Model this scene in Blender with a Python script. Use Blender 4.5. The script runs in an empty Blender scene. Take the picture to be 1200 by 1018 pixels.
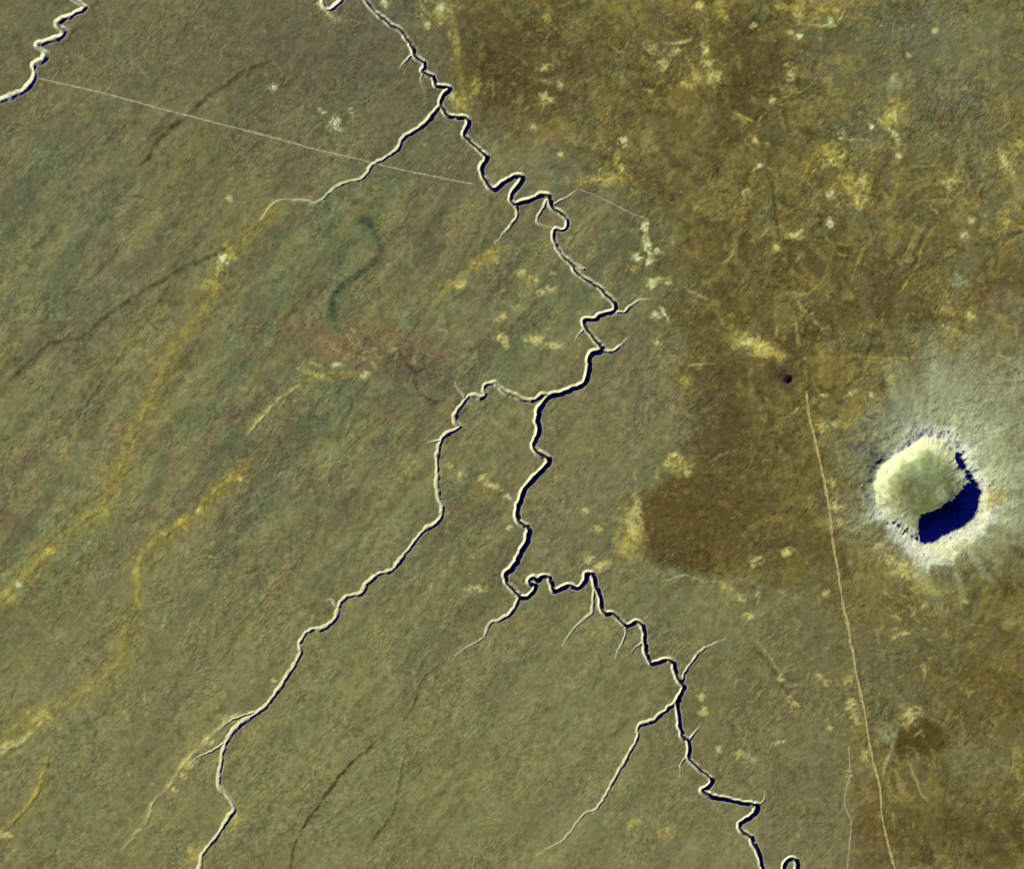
import bpy, math, random
import numpy as np

# ------------------------------------------------------------------ camera, light
# The photograph is an orbital picture: one photo pixel is about ten metres.
S = 10.0                      # metres per photo pixel
PW, PH = 1200.0, 1018.0
CX, CY = PW / 2, PH / 2
sc = bpy.context.scene
cam_d = bpy.data.cameras.new('camera')
cam = bpy.data.objects.new('camera', cam_d)
sc.collection.objects.link(cam)
CAM_H = 60000.0
cam.location = (0, 0, CAM_H)
cam.rotation_euler = (0, 0, 0)
cam_d.sensor_fit = 'HORIZONTAL'
cam_d.sensor_width = 36.0
cam_d.lens = 36.0 * CAM_H / (PW * S)
cam_d.clip_start = 100.0
cam_d.clip_end = 400000.0
sc.camera = cam

SUN_EL = math.radians(28.0)
SUN_AZ = math.radians(-41.0)          # direction on the map: lower right
sx, sy, sz = math.cos(SUN_EL) * math.cos(SUN_AZ), math.cos(SUN_EL) * math.sin(SUN_AZ), math.sin(SUN_EL)
world = bpy.data.worlds.new('World')
sc.world = world
world.use_nodes = True
nt = world.node_tree
nt.nodes.clear()
wo = nt.nodes.new('ShaderNodeOutputWorld')
bg = nt.nodes.new('ShaderNodeBackground')
sky = nt.nodes.new('ShaderNodeTexSky')
sky.sky_type = 'NISHITA'
sky.sun_disc = False
sky.sun_elevation = SUN_EL
sky.sun_rotation = math.pi / 2 - SUN_AZ
sky.altitude = 1700
sky.dust_density = 0.0
sky.ozone_density = 6.0
tint = nt.nodes.new('ShaderNodeMix')
tint.data_type = 'RGBA'; tint.blend_type = 'MULTIPLY'
tint.inputs[0].default_value = 1.0
tint.inputs[7].default_value = (0.045, 0.05, 1.0, 1)     # thin dry air: the skylight is deep blue
nt.links.new(sky.outputs[0], tint.inputs[6])
nt.links.new(tint.outputs[2], bg.inputs[0])
bg.inputs[1].default_value = 0.075
sc.cycles.diffuse_bounces = 0                # hard contrast of the orbital picture: sun and sky only
nt.links.new(bg.outputs[0], wo.inputs[0])
sun_d = bpy.data.lights.new('sun', 'SUN')
sun_d.energy = 5.0
sun_d.angle = math.radians(0.5)
sun_d.color = (1.0, 0.97, 0.9)
sun = bpy.data.objects.new('sun', sun_d)
sc.collection.objects.link(sun)
from mathutils import Vector
sun.rotation_euler = Vector((sx, sy, sz)).to_track_quat('Z', 'Y').to_euler()
sun.location = (sx * 20000, sy * 20000, sz * 20000)
sc.view_settings.view_transform = 'Standard'
sc.view_settings.look = 'None'
sc.view_settings.gamma = 1.0
sc.view_settings.exposure = 0.07
sc.view_settings.use_curve_mapping = False
LIT = 5.0 * math.sin(SUN_EL) / math.pi       # what flat ground sends back per unit of albedo

# ------------------------------------------------------------------ helpers
rng = np.random.default_rng(7)
_perm = rng.random((512, 512)).astype(np.float32)

def vnoise(x, y, seed=0):
    """smooth value noise in -1..1"""
    ox, oy = (seed * 37.7) % 311, (seed * 91.3) % 277
    x = x + ox; y = y + oy
    xi = np.floor(x); yi = np.floor(y)
    fx = (x - xi).astype(np.float32); fy = (y - yi).astype(np.float32)
    fx = fx * fx * (3 - 2 * fx); fy = fy * fy * (3 - 2 * fy)
    xi = xi.astype(np.int64) & 511; yi = yi.astype(np.int64) & 511
    x1 = (xi + 1) & 511; y1 = (yi + 1) & 511
    a = _perm[xi, yi]; b = _perm[x1, yi]; c = _perm[xi, y1]; d = _perm[x1, y1]
    return ((a + (b - a) * fx) * (1 - fy) + (c + (d - c) * fx) * fy) * 2 - 1

def fbm(x, y, scale, octaves=3, seed=0, gain=0.55):
    s = 0.0; a = 1.0; n = 0.0
    for k in range(octaves):
        c, q = math.cos(0.6 * k + seed), math.sin(0.6 * k + seed)
        f = 2.03 ** k / scale
        s = s + a * vnoise((x * c - y * q) * f, (x * q + y * c) * f, seed + 5 * k)
        n += a; a *= gain
    return s / n

def sstep(a, b, v):
    t = np.clip((v - a) / (b - a), 0, 1)
    return t * t * (3 - 2 * t)

def lin(c):
    return np.array([((v / 255 + 0.055) / 1.055) ** 2.4 if v > 10 else v / 255 / 12.92 for v in c], np.float32)

def alb(c):
    """ground colour that looks like this sRGB colour when level and in the sun"""
    return np.minimum(lin(c) / LIT, 0.85)

def spline(pts, step=1.5, wobble=0.0, seed=0):
    """Catmull-Rom through points (x, y, ...)"""
    p = np.array(pts, float)
    P = np.vstack([2 * p[0] - p[1], p, 2 * p[-1] - p[-2]])
    out = []
    for i in range(1, len(P) - 2):
        a, b, c, d = P[i - 1], P[i], P[i + 1], P[i + 2]
        n = max(2, int(np.hypot(*(c - b)[:2]) / step))
        t = np.linspace(0, 1, n, endpoint=False)[:, None]
        q = 0.5 * ((2 * b) + (-a + c) * t + (2 * a - 5 * b + 4 * c - d) * t ** 2 + (-a + 3 * b - 3 * c + d) * t ** 3)
        out.append(q)
    out.append(P[-2][None])
    q = np.vstack(out)
    if wobble:
        s = np.arange(len(q)) * step
        q[:, 0] += wobble * 1.15 * vnoise(s / 3.6, s * 0 + 3.1, seed + 1)
        q[:, 1] += wobble * vnoise(s / 4.2, s * 0 + 9.7, seed + 2)
    return q

# ------------------------------------------------------------------ grid (photo pixel units)
D = 1.1
nx0, ny0 = 1130, 966
x_in = -21.5 + D * np.arange(nx0)
y_in = -22.0 + D * np.arange(ny0)
def grow(n, first, last):
    r = (last / first) ** (1 / (n - 1))
    return np.cumsum(first * r ** np.arange(n))
g = grow(34, 1.5, 420.0)
X = np.concatenate([(x_in[0] - g)[::-1], x_in, x_in[-1] + g])
Y = np.concatenate([(y_in[0] - g)[::-1], y_in, y_in[-1] + g])
NG = len(g)
NX, NY = len(X), len(Y)
gx, gy = np.meshgrid(X, Y)                       # [iy, ix]
gx = gx.astype(np.float32); gy = gy.astype(np.float32)

# fine raster over the regular part of the grid, K samples per cell
K = 2
FX = x_in[0] + (D / K) * np.arange((nx0 - 1) * K + 1)
FY = y_in[0] + (D / K) * np.arange((ny0 - 1) * K + 1)

def raster(pts, xs, ys, reach, field, ids=None, ident=0, profile=None):
    """stamp a polyline (x, y, halfwidth, depth) into field with max()"""
    dx = xs[1] - xs[0]
    x0, y0 = xs[0], ys[0]
    for a, b in zip(pts[:-1], pts[1:]):
        w = max(a[2], b[2]) * reach + 1
        i0 = max(0, int((min(a[0], b[0]) - w - x0) / dx)); i1 = min(len(xs), int((max(a[0], b[0]) + w - x0) / dx) + 2)
        j0 = max(0, int((min(a[1], b[1]) - w - y0) / dx)); j1 = min(len(ys), int((max(a[1], b[1]) + w - y0) / dx) + 2)
        if i1 <= i0 or j1 <= j0:
            continue
        px = xs[i0:i1][None, :]; py = ys[j0:j1][:, None]
        vx, vy = b[0] - a[0], b[1] - a[1]
        L = vx * vx + vy * vy + 1e-9
        t = np.clip(((px - a[0]) * vx + (py - a[1]) * vy) / L, 0, 1)
        d = np.hypot(px - a[0] - t * vx, py - a[1] - t * vy)
        hw = a[2] + (b[2] - a[2]) * t
        dp = a[3] + (b[3] - a[3]) * t
        v = dp * profile(d / hw)
        sub = field[j0:j1, i0:i1]
        m = v > sub
        sub[m] = v[m]
        if ids is not None:
            si = ids[j0:j1, i0:i1]
            si[m] = ident

# ------------------------------------------------------------------ canyons, traced
main_canyon = [(418,-22),(425,-8),(431,4),(440,15),(450,23),(460,31),(467,34),(473,40),(480,51),(485,58),(487,66),(490,70),(497,74),(498,80),(496,84),(500,87),(507,90),(510,95),(511,100),(516,102),(527,104),(521,112),(517,121),(520,129),(525,136),(536,138),(547,140),(549,148),(544,158),(550,165),(563,178),(571,186),(567,194),(565,202),(570,213),(580,222),(592,214),(605,207),(612,210),(607,219),(602,226),(599,235),(604,240),(614,237),(625,234),(634,229),(642,230),(645,236),(649,245),(656,249),(663,256),(666,265),(660,271),(652,269),(649,277),(651,286),(655,295),(662,303),(668,307),(674,316),(682,325),(692,331),(702,337),(710,345),(719,354),(722,362),(716,367),(706,369),(697,375),(686,375),(686,382),(692,391),(699,400),(706,408),(702,412),(695,414),(691,422),(690,435),(685,450),(672,456),(657,462),(645,465),(634,478),(630,493),(632,506),(628,516),(625,523),(630,530),(644,540),(632,555),(617,572),(609,590),(607,609),(619,618),(619,632),(610,650),(602,665),(593,673),(595,684),(602,692),(610,699),(617,701),(625,695),(628,687),(621,682),(625,677),(631,680),(637,676),(644,677),(647,686),(651,693),(660,689),(667,686),(679,689),(686,681),(688,673),(694,673),(697,681),(700,691),(704,702),(705,714),(711,719),(719,719),(726,726),(736,734),(746,729),(752,731),(756,742),(756,755),(759,770),(763,777),(770,777),(781,774),(789,777),(792,787),(797,799),(802,806),(797,816),(794,824),(796,836),(797,850),(801,863),(807,868),(809,878),(808,889),(816,897),(826,906),(835,915),(831,922),(824,927),(830,931),(839,934),(855,937),(870,941),(887,944),(883,955),(875,960),(867,966),(871,974),(880,981),(885,992),(891,1006),(894,1018),(899,1030),(911,1033),(918,1022),(921,1012),(927,1006),(933,1008),(936,1022),(944,1038)]
# width and depth along the main canyon by image row
def mw(p):
    y = p[1]
    w = np.interp(y, [-20, 60, 120, 200, 235, 250, 300, 330, 350, 400, 430, 520, 560, 640, 700, 800, 880, 905, 920, 1010],
                     [2.6, 2.8, 3.0, 3.1, 3.3, 2.6, 2.6, 2.8, 3.1, 3.1, 3.8, 3.9, 4.1, 4.2, 3.5, 3.6, 3.5, 3.0, 4.0, 3.7])
    return (p[0] - 0.9, p[1] - 0.9, w * (1.18 if y < 420 else 1.0), w * 11.0)
CAN = []   # (points, name, label)
def rough(q, seed, a=.26):
    """uneven width: alcoves, ledges and pinches along the canyon"""
    t = np.arange(len(q)) * 1.3
    f = 1 + a * vnoise(t / 4.3, t * 0 + 1.7, seed) + a * .8 * vnoise(t / 13.0, t * 0 + 4.2, seed + 1)
    q[:, 2] *= f; q[:, 3] *= .5 + .5 * f
    return q
def canyon(pts, w0, w1, name, label, k=7.6, wob=0.7):
    n = len(pts)
    w0 *= 1.08; w1 *= 1.1
    q = [(p[0] - 0.7, p[1] - 0.7, w0 + (w1 - w0) * i / (n - 1), (w0 + (w1 - w0) * i / (n - 1)) * (k + ((1.6 if w1 < 2.0 else 5.2) - k) * (i / (n - 1)) ** (1.3 if w1 < 2.0 else .5))) for i, p in enumerate(pts)]
    CAN.append((rough(spline(q, 1.3, wob, len(CAN) * 3), len(CAN) + 20), name, label))
CAN.append((rough(spline([mw(p) for p in main_canyon], 1.3, 0.8, 11), 19, .2), 'canyon',
            'deep main canyon meandering from the top edge to the bottom edge, west of the crater'))
canyon([(76,-20),(84,-4),(93,4),(100,10),(88,17),(73,24),(68,29),(75,37),(71,44),(57,49),(45,54),(54,64),(50,71),(40,76),(41,88),(37,98),(27,108),(12,114),(0,119),(-16,124)], 3.6, 3.6, 'canyon',
       'short winding canyon with a bright wall crossing the top left corner')
canyon([(374,-16),(378,0),(380,8),(386,12),(400,1),(407,-14)], 3.0, 3.0, 'canyon', 'small hairpin bend of a canyon cut off by the top edge of the picture')
canyon([(515,125),(510,132),(497,147),(480,158),(473,163),(466,176),(452,186),(437,195),(430,205),(420,212),(402,216),(387,227),(372,239),(360,237),(332,236),(318,243),(306,258)], 3.3, 1.7, 'side_canyon',
       'long side canyon branching southwest from the upper main canyon and crossed by the straight road')
canyon([(486,64),(478,71),(469,81)], 2.4, 1.6, 'side_canyon', 'very short spur gully at the top, above the first big side canyon junction')
canyon([(605,241),(607,253),(599,265),(590,276),(582,286)], 2.6, 1.6, 'side_canyon', 'short side canyon running down left from the tight S bend of the main canyon')
canyon([(650,240),(658,236),(667,231),(677,223)], 1.6, 1.6, 'side_canyon', 'shallow pale gully rising to the right from the S bend, towards the faint track')
canyon([(642,235),(636,247),(630,257),(634,265),(647,268)], 2.1, 1.6, 'dry_meander', 'abandoned dry meander loop just below the tight S bend')
canyon([(724,366),(733,366),(740,359),(750,353),(766,352)], 2.4, 1.4, 'side_canyon', 'curved gully running right from the right-angle bend toward pale sand patches')
canyon([(704,411),(718,412),(727,406),(736,398)], 2.8, 1.8, 'side_canyon', 'short bright-walled spur to the right just above the long westward bend')
canyon([(686,386),(680,392),(674,400)], 1.9, 1.2, 'side_canyon', 'tiny gully dropping left from the stepped bend of the middle main canyon')
canyon([(645,465),(637,463),(628,469),(612,468),(604,464),(592,460),(586,454),(580,449),(571,451),(567,458),(569,464),(564,467),(557,465),(549,466),(542,476),(534,486),(534,495),(539,501),(530,506),(521,512),(516,521),(513,538),(513,552),(514,580),(519,598),(514,612),(505,618),(499,621),(488,633),(473,653),(460,668),(443,674),(430,685),(424,695),(410,699),(400,706),(393,725),(380,736),(362,740),(352,753),(352,768),(337,793),(322,815),(310,830),(298,838),(280,851),(265,871),(260,893),(257,918),(265,931),(275,947),(265,963),(253,983),(238,1001),(235,1018),(228,1036)], 3.0, 2.7, 'side_canyon',
       'longest side canyon, arching west from the main canyon then down to the bottom edge')
canyon([(297,836),(284,840),(270,845),(258,856)], 1.8, 1.2, 'side_canyon', 'thin pale gully left of the long side canyon, at its bend in the lower left')
canyon([(262,872),(250,880),(236,886),(220,898)], 1.9, 1.2, 'side_canyon', 'small pale gully reaching left from the long side canyon near the bottom left corner')
canyon([(396,712),(390,704),(384,703)], 1.6, 1.1, 'side_canyon', 'tiny gully stub on the left bank of the long side canyon, halfway down')
canyon([(685,316),(672,310),(664,312)], 1.9, 1.2, 'side_canyon', 'tiny gully stub left of the straight diagonal stretch of the upper main canyon')
canyon([(498,82),(494,94),(497,104)], 1.9, 1.2, 'side_canyon', 'tiny gully stub hanging left of the stepped upper canyon, above the first big junction')
canyon([(516,517),(510,518),(503,519)], 1.7, 1.2, 'side_canyon', 'tiny side gully touching the longest tributary below its first arch')
canyon([(545,466),(539,458),(535,450)], 1.6, 1.2, 'side_canyon', 'tiny gully above the arch of the longest tributary')
canyon([(609,701),(604,712),(598,720),(586,727),(575,731),(567,748),(550,758),(535,769)], 2.9, 1.5, 'side_canyon', 'side canyon running down left from the knot of tight bends in the lower middle')
canyon([(698,690),(696,704),(695,718),(690,722),(670,741),(661,757)], 2.4, 1.7, 'side_canyon', 'pale gully going down left, just right of the knot of tight bends')
canyon([(734,735),(734,743),(729,755),(722,772)], 2.1, 1.5, 'side_canyon', 'short pale gully hanging straight down beside the stepped lower canyon')
canyon([(757,753),(748,757),(741,765)], 2.0, 1.2, 'side_canyon', 'tiny gully on the left side of the vertical step in the lower canyon')
canyon([(800,799),(803,789),(811,777),(821,764),(835,756),(850,750)], 2.4, 1.7, 'side_canyon', 'straight bright gully climbing to the upper right from the lower main canyon')
canyon([(796,821),(785,829),(775,838),(764,846),(752,849),(748,853),(747,868),(735,888),(722,911),(705,941),(697,950),(685,955),(672,971),(660,986),(645,993),(630,1003)], 3.2, 1.4, 'side_canyon',
       'straight side canyon running down left from the lower main canyon towards the bottom edge')
canyon([(808,868),(815,859),(822,849)], 2.3, 1.6, 'side_canyon', 'tiny notch gully on the right bank of the lower canyon')
canyon([(807,887),(799,895),(798,911)], 1.7, 1.2, 'side_canyon', 'thin pale gully on the left bank of the lower canyon, below the notch')
canyon([(888,943),(895,940),(898,930)], 1.8, 1.2, 'side_canyon', 'tiny gully pointing up from the last sharp corner of the lower canyon')

cprof = lambda s: np.clip((1 - s) * 1.12, 0, 1) ** 0.9
fine = np.zeros((len(FY), len(FX)), np.float32)
fid = np.full(fine.shape, -1, np.int16)
for i, (pts, nm, lb) in enumerate(CAN):
    raster(pts, FX, FY, 1.0, fine, fid, i, cprof)
# walls broken by small buttresses
fgx, fgy = np.meshgrid(FX, FY)
m = fine > 0
fine[m] *= (1.0 + 0.16 * fbm(fgx[m], fgy[m], 6.0, 2, 41)).astype(np.float32)

# ------------------------------------------------------------------ crater
CCX, CCY = 1086.0, 576.0
rim_pts = np.array([(1092,514),(1102,516),(1112,521),(1120,526),(1127,535),(1134,548),(1141,560),(1148,573),(1148,588),(1140,606),(1127,617),(1114,622),(1101,628),(1087,637),(1071,631),(1053,618),(1037,605),(1028,588),(1025,566),(1033,546),(1045,536),(1058,529),(1071,521),(1083,514)], float)
ra = np.arctan2(rim_pts[:, 1] - CCY, rim_pts[:, 0] - CCX)
rr = np.hypot(rim_pts[:, 0] - CCX, rim_pts[:, 1] - CCY)
o = np.argsort(ra); ra, rr = ra[o], rr[o]
ra = np.concatenate([ra - 2 * math.pi, ra, ra + 2 * math.pi]); rr = np.tile(rr, 3)

def crater_u(x, y):
    th = np.arctan2(y - CCY, x - CCX)
    r = np.hypot(x - CCX, y - CCY)
    # scalloped rim: gullies eat into it
    R0 = np.interp(th, ra, rr)
    R = R0 * (1 + sstep(.78, .97, r / R0) * (1 - sstep(1.1, 1.4, r / R0)) * ( 0.018 * vnoise(th * 9 + 30, th * 0 + 2, 3) + 0.012 * vnoise(th * 23 + 90, th * 0 + 5, 4)))
    return (r / R).astype(np.float32), th.astype(np.float32)

def crater_h(x, y):
    u, th = crater_u(x, y)
    thw = th + .06 * fbm(x, y, 12, 2, 12)
    gul = vnoise(thw * 9 + 60, u * 3.0, 8) * 0.25 + vnoise(thw * 19 + 80, u * 5.0, 9) * 0.05 + fbm(x, y, 7, 3, 13) * .55
    # profile: floor, talus, cliff, rim crest, outer slope
    prof = np.interp(u, [0, 0.36, 0.46, 0.60, 0.74, 0.86, 0.94, 0.985, 1.02, 1.10, 1.25, 1.5, 1.9, 2.6, 3.6],
                        [-148, -148, -141, -112, -76, -36, 0, 34, 42, 34, 20, 9, 3.5, 1, 0])
    wall = sstep(0.42, 0.62, u) * (1 - sstep(0.93, 1.02, u))
    h = prof + gul * 11 * wall
    hum = fbm(x, y, 9.0, 3, 17)
    ring = sstep(0.9, 1.02, u) * (1 - sstep(1.15, 2.3, u))
    h = h + ring * (hum * 8 + fbm(x, y, 4.4, 2, 19) * 2.6)
    # hard ledges on the north-west crest
    nw = np.clip(np.cos(th - math.radians(-125)), 0, 1) ** 2
    # steeper cliff on the east side and a broken one in the south-west
    ea = sstep(.62, .40, np.abs(th + .38)) * (1 + .8 * vnoise(th * 17 + 33, th * 0, 25))
    sw_ = sstep(.32, .14, np.abs(th - 2.0)) * np.clip(.5 + 1.1 * vnoise(th * 26 + 43, th * 0, 26), 0, 1)
    cliff = sstep(.90, .975, u) * (1 - sstep(1.02, 1.2, u)) - .55 * sstep(.70, .88, u) * (1 - sstep(.88, .95, u))
    h = h + cliff * (18 * ea + 7 * sw_)
    h = h + 26 * np.exp(-((x - 1101) ** 2 / 190 + (y - 636) ** 2 / 30))
    h = h + nw * 19 * np.exp(-((u - 1.05) / 0.07) ** 2) * (0.55 + 0.9 * vnoise(th * 14 + 40, th * 0, 21))
    h = h + (1 - sstep(0.3, 0.5, u)) * (fbm(x, y, 6, 3, 23) * 1.8 + 5 * np.exp(-((x - 1081) ** 2 + (y - 571) ** 2) / 22.0))
    return h.astype(np.float32), u, th

# ------------------------------------------------------------------ ground relief
WARPX = fbm(gx, gy, 60, 3, 31) * 12
WARPY = fbm(gx, gy, 60, 3, 33) * 12
wx, wy = gx + WARPX, gy + WARPY
# which country: 0 = green-grey plateau in the west, 1 = brown uplands in the east
east_line = spline([(527,-200),(530,0),(540,50),(548,100),(570,128),(640,175),(720,205),(765,250),(790,330),(790,400),(822,470),(832,520),(800,560),(765,580),(748,615),(760,652),(840,672),(930,690),(985,740),(998,800),(1000,900),(1010,1018),(1030,1300)], 6)
ex = np.interp(wy, east_line[:, 1][np.argsort(east_line[:, 1])], east_line[:, 0][np.argsort(east_line[:, 1])])
EAST = sstep(-42, 46, wx - ex + 46 * fbm(gx, gy, 40, 4, 35, .65)) * (1 - .35 * np.exp(-(((gx - 640) / 90) ** 2 + ((gy - 190) / 60) ** 2))).astype(np.float32)

AX, AY = (gx * 0.64 - gy * 0.77), (gx * 0.77 + gy * 0.64)      # AY runs across, AX along the NE-SW drainage grain
relief = 5.0 * fbm(gx, gy, 120, 3, 1)
relief = relief + 1.0 * fbm(gx, gy, 26, 3, 2)
streak = fbm(AX / 3.6, AY, 5.0, 3, 6)
relief = relief + 0.6 * streak * (1 - 0.6 * EAST)
cwx, cwy = gx + 9 * fbm(gx, gy, 22, 2, 36), gy + 9 * fbm(gx, gy, 22, 2, 37)
RID = 1 - 2.4 * np.abs(fbm(cwx * .8 - cwy * .3, cwy * .8 + cwx * .3, 13.0, 3, 38))        # small sinuous gullies
RID2 = 1 - 2.4 * np.abs(fbm(AX / 2.6, AY, 5.0, 2, 39))
_o = fbm(gx, gy, 34, 2, 101)
def ridg(ang, ln, sc, seed):
    c, q = math.cos(ang), math.sin(ang)
    return 1 - 2.6 * np.abs(fbm((cwx * c + cwy * q) / ln, -cwx * q + cwy * c, sc, 2, seed))
SCR = ridg(-.88, 4.0, 3.4, 102) * sstep(-.45, 0, _o) * (1 - sstep(.2, .5, _o)) + ridg(-1.5, 3.0, 3.2, 103) * sstep(.2, .5, _o) + ridg(-.2, 3.0, 3.4, 104) * (1 - sstep(-.45, 0, _o))
GM = .45 + 1.1 * sstep(-.45, .45, fbm(gx, gy, 42, 3, 121))          # some ground is rougher than other
relief = relief + .85 * GM * SCR + 1.5 * RID + .35 * RID2 * (1 - .5 * EAST)
relief = relief + GM * (1.1 + 0.5 * EAST) * fbm(gx, gy, 4.4, 2, 3)
relief = relief + GM * (0.55 + 0.30 * EAST) * vnoise(gx / 1.9, gy / 1.9, 4)
edge = np.maximum(0, np.maximum(np.abs(gx - CX) - 640, np.abs(gy - CY) - 545))
relief = relief * (1 + edge / 600)

# shallow washes: (points, halfwidth, depth m, tint, tint strength)
TEAL, DARK, YEL, PAL, BRN = 'teal', 'dark', 'yellow', 'pale', 'brown'
WASH = [
 ([(-10,463),(0,455),(18,437),(45,412),(60,400),(90,396),(120,372),(160,345),(195,325),(215,312),(245,300),(290,272),(330,240)], 2.6, 4.0, DARK, .75),
 ([(70,512),(100,475),(120,445),(135,425),(150,402),(172,396)], 2.2, 3, DARK, .4),
 ([(150,402),(190,345),(200,325)], 2.5, 2, DARK, .35),
 ([(285,516),(300,498),(320,475),(345,455),(352,450)], 2.0, 5, PAL, .5),
 ([(352,450),(372,442),(400,438),(430,441),(442,436)], 2.6, 2, YEL, .55),
 ([(415,250),(424,258),(434,266),(442,285),(441,300),(425,315),(400,335),(389,350),(388,370),(395,388)], 4.2, 5, TEAL, .9),
 ([(160,195),(172,185),(180,168),(200,150),(215,138),(240,116),(262,100),(290,80),(308,75),(325,68)], 2.6, 4, BRN, .85),
 ([(60,240),(100,195),(150,130),(185,90),(205,60)], 3.0, 2, DARK, .3),
 ([(0,330),(20,310),(45,285),(90,235)], 3.0, 2, DARK, .35),
 ([(338,1030),(340,1010),(346,985),(360,960),(375,940),(400,905),(425,882),(448,862)], 1.8, 4, BRN, .7),
 ([(470,845),(485,825),(490,805),(500,790),(525,770)], 1.6, 3, BRN, .5),
 ([(350,965),(370,955),(385,935)], 1.6, 3, BRN, .4),
 ([(425,1005),(435,985),(450,965),(462,945),(470,900),(480,868)], 2.0, 3, DARK, .5),
 ([(-10,892),(8,880),(25,870),(45,850),(60,838)], 2.4, 5, PAL, .7),
 ([(-10,985),(5,972),(30,948),(45,925),(54,895),(60,868)], 2.0, 5, YEL, .6),
 ([(330,234),(320,240),(300,265),(275,290),(264,303),(254,325),(250,345),(222,385),(205,405),(190,440),(170,480),(150,515),(142,545),(132,565),(120,590),(95,612),(60,645),(22,685),(-10,712)], 3.6, 3, YEL, .55),
 ([(287,538),(272,560),(242,585),(235,600),(210,615),(192,626),(180,635),(162,660),(163,690),(158,712)], 3.2, 2.5, YEL, .55),
 ([(158,712),(148,735),(145,765),(125,790),(100,812),(80,822),(50,842),(20,850),(0,862)], 4.0, 3, YEL, .5),
 ([(300,832),(270,840),(255,855),(240,870),(215,895),(200,918),(185,935)], 2.6, 4, PAL, .55),
 ([(190,928),(180,940),(172,960),(158,978),(140,1000)], 2.0, 4, PAL, .4),
 ([(600,290),(582,292),(560,306),(545,322),(532,332),(515,350),(500,370)], 4.0, 1.5, YEL, .7),
 ([(547,140),(540,100),(535,50),(524,0),(520,-20)], 4.0, -3, YEL, .5),
 ([(478,435),(486,448),(490,460),(505,468),(520,470)], 2.0, 4, BRN, .5),
 ([(463,402),(470,418),(480,430),(488,436),(500,428)], 2.2, 3, BRN, .6),
 ([(505,430),(514,445),(520,455),(527,462)], 2.0, 4, BRN, .6),
 ([(980,290),(972,310),(965,329),(950,342),(925,351)], 2.0, 3, YEL, .8),
 ([(1036,262),(1028,275),(1012,292),(1003,314),(998,332)], 2.0, 3, YEL, .75),
 ([(965,276),(975,284),(990,287),(1012,285),(1035,273)], 2.2, 3, YEL, .75),
 ([(1100,262),(1090,275),(1081,290),(1075,312),(1060,337),(1045,352)], 2.4, 3, YEL, .6),
 ([(1036,256),(1050,230),(1052,205)], 2.2, 3, YEL, .5),
 ([(960,419),(1000,418),(1040,420),(1085,419),(1112,412),(1130,405)], 1.7, 2, YEL, .7),
 ([(795,427),(815,428),(840,426)], 1.4, 2, PAL, .5),
 ([(775,682),(792,677),(810,675),(825,681),(845,682),(865,695),(880,700)], 1.7, 3, PAL, .65),
 ([(738,665),(750,675),(762,690)], 1.4, 3, PAL, .5),
 ([(1055,850),(1047,870),(1043,883),(1037,900),(1034,920)], 2.2, 2, PAL, .5),
 ([(1034,912),(1045,925),(1053,937)], 2.0, 3, PAL, .6),
 ([(1060,886),(1070,905),(1080,928),(1090,942)], 2.0, 3, PAL, .6),
 ([(1190,866),(1188,890),(1186,915)], 1.8, 3, PAL, .6),
 ([(1083,775),(1085,790),(1080,805)], 1.6, 3, PAL, .4),
 ([(1050,940),(1048,960),(1050,980)], 1.5, 3, YEL, .4),
 ([(893,195),(903,215),(908,250),(912,280),(914,300)], 2.4, 3, BRN, .9),
 ([(858,268),(861,292),(851,307),(834,310)], 1.5, 2, PAL, .4),
 ([(795,332),(812,342),(830,352),(842,370),(850,388)], 2.0, -2, PAL, .35),
 ([(891,277),(896,272),(902,264)], 1.8, -2, PAL, .8),
 ([(870,745),(890,765),(905,785),(915,800),(932,832)], 2.8, 5, BRN, .6),
 ([(878,742),(897,764),(910,782),(922,800)], 1.5, -2, PAL, .6),
 ([(820,440),(835,470),(832,500)], 5.0, 2, BRN, .4),
 ([(560,0),(565,30),(570,60),(580,100)], 4.0, 2, BRN, .6),
 ([(820,0),(850,10),(870,40),(880,90)], 5.0, 2, BRN, .6),
 ([(925,20),(905,60),(900,110)], 5.0, 2, BRN, .5),
 ([(1000,740),(1005,800),(1025,860),(1040,900)], 3.0, 2, BRN, .3),
 ([(925,430),(935,418),(945,405),(955,395),(965,388)], 4.0, 1, BRN, .8),
 ([(820,75),(826,60),(830,52)], 1.6, -2, PAL, .8),
 ([(775,50),(790,51),(808,48),(812,42)], 2.0, -2, PAL, .9),
 ([(926,30),(945,28),(968,30),(975,22)], 2.0, -2, PAL, .8),
 ([(940,215),(943,200),(952,184),(965,172),(980,168),(990,176),(985,190)], 2.2, -3, YEL, .8),
 ([(918,275),(930,277),(939,270),(941,258)], 2.0, -2, PAL, .7),
 ([(966,222),(972,230),(980,220)], 2.4, -2, PAL, .9),
 ([(757,258),(758,272),(760,295)], 2.0, -2, PAL, .95),
 ([(757,325),(765,330),(767,337)], 2.0, -2, PAL, .95),
 ([(776,360),(779,367),(777,376)], 1.5, -2, PAL, .8),
 ([(492,-5),(494,8),(500,15),(508,24)], 1.5, -2, PAL, .8),
 ([(1020,136),(1032,142),(1048,158),(1054,185)], 2.2, -2, PAL, .6),
 ([(1166,410),(1180,420),(1200,424)], 1.6, -2, PAL, .7),
 ([(635,112),(645,118),(620,125),(610,132)], 2.2, -2, YEL, .6),
 ([(1085,215),(1120,150),(1150,100)], 3.0, 2, DARK, .3),
 ([(1110,130),(1118,160),(1105,200)], 3.0, 2, DARK, .35),
 ([(630,60),(650,90),(645,140),(660,170)], 5.0, 2, BRN, .5),
 ([(700,20),(690,70),(720,110),(715,160)], 6.0, 2, BRN, .4),
]
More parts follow.
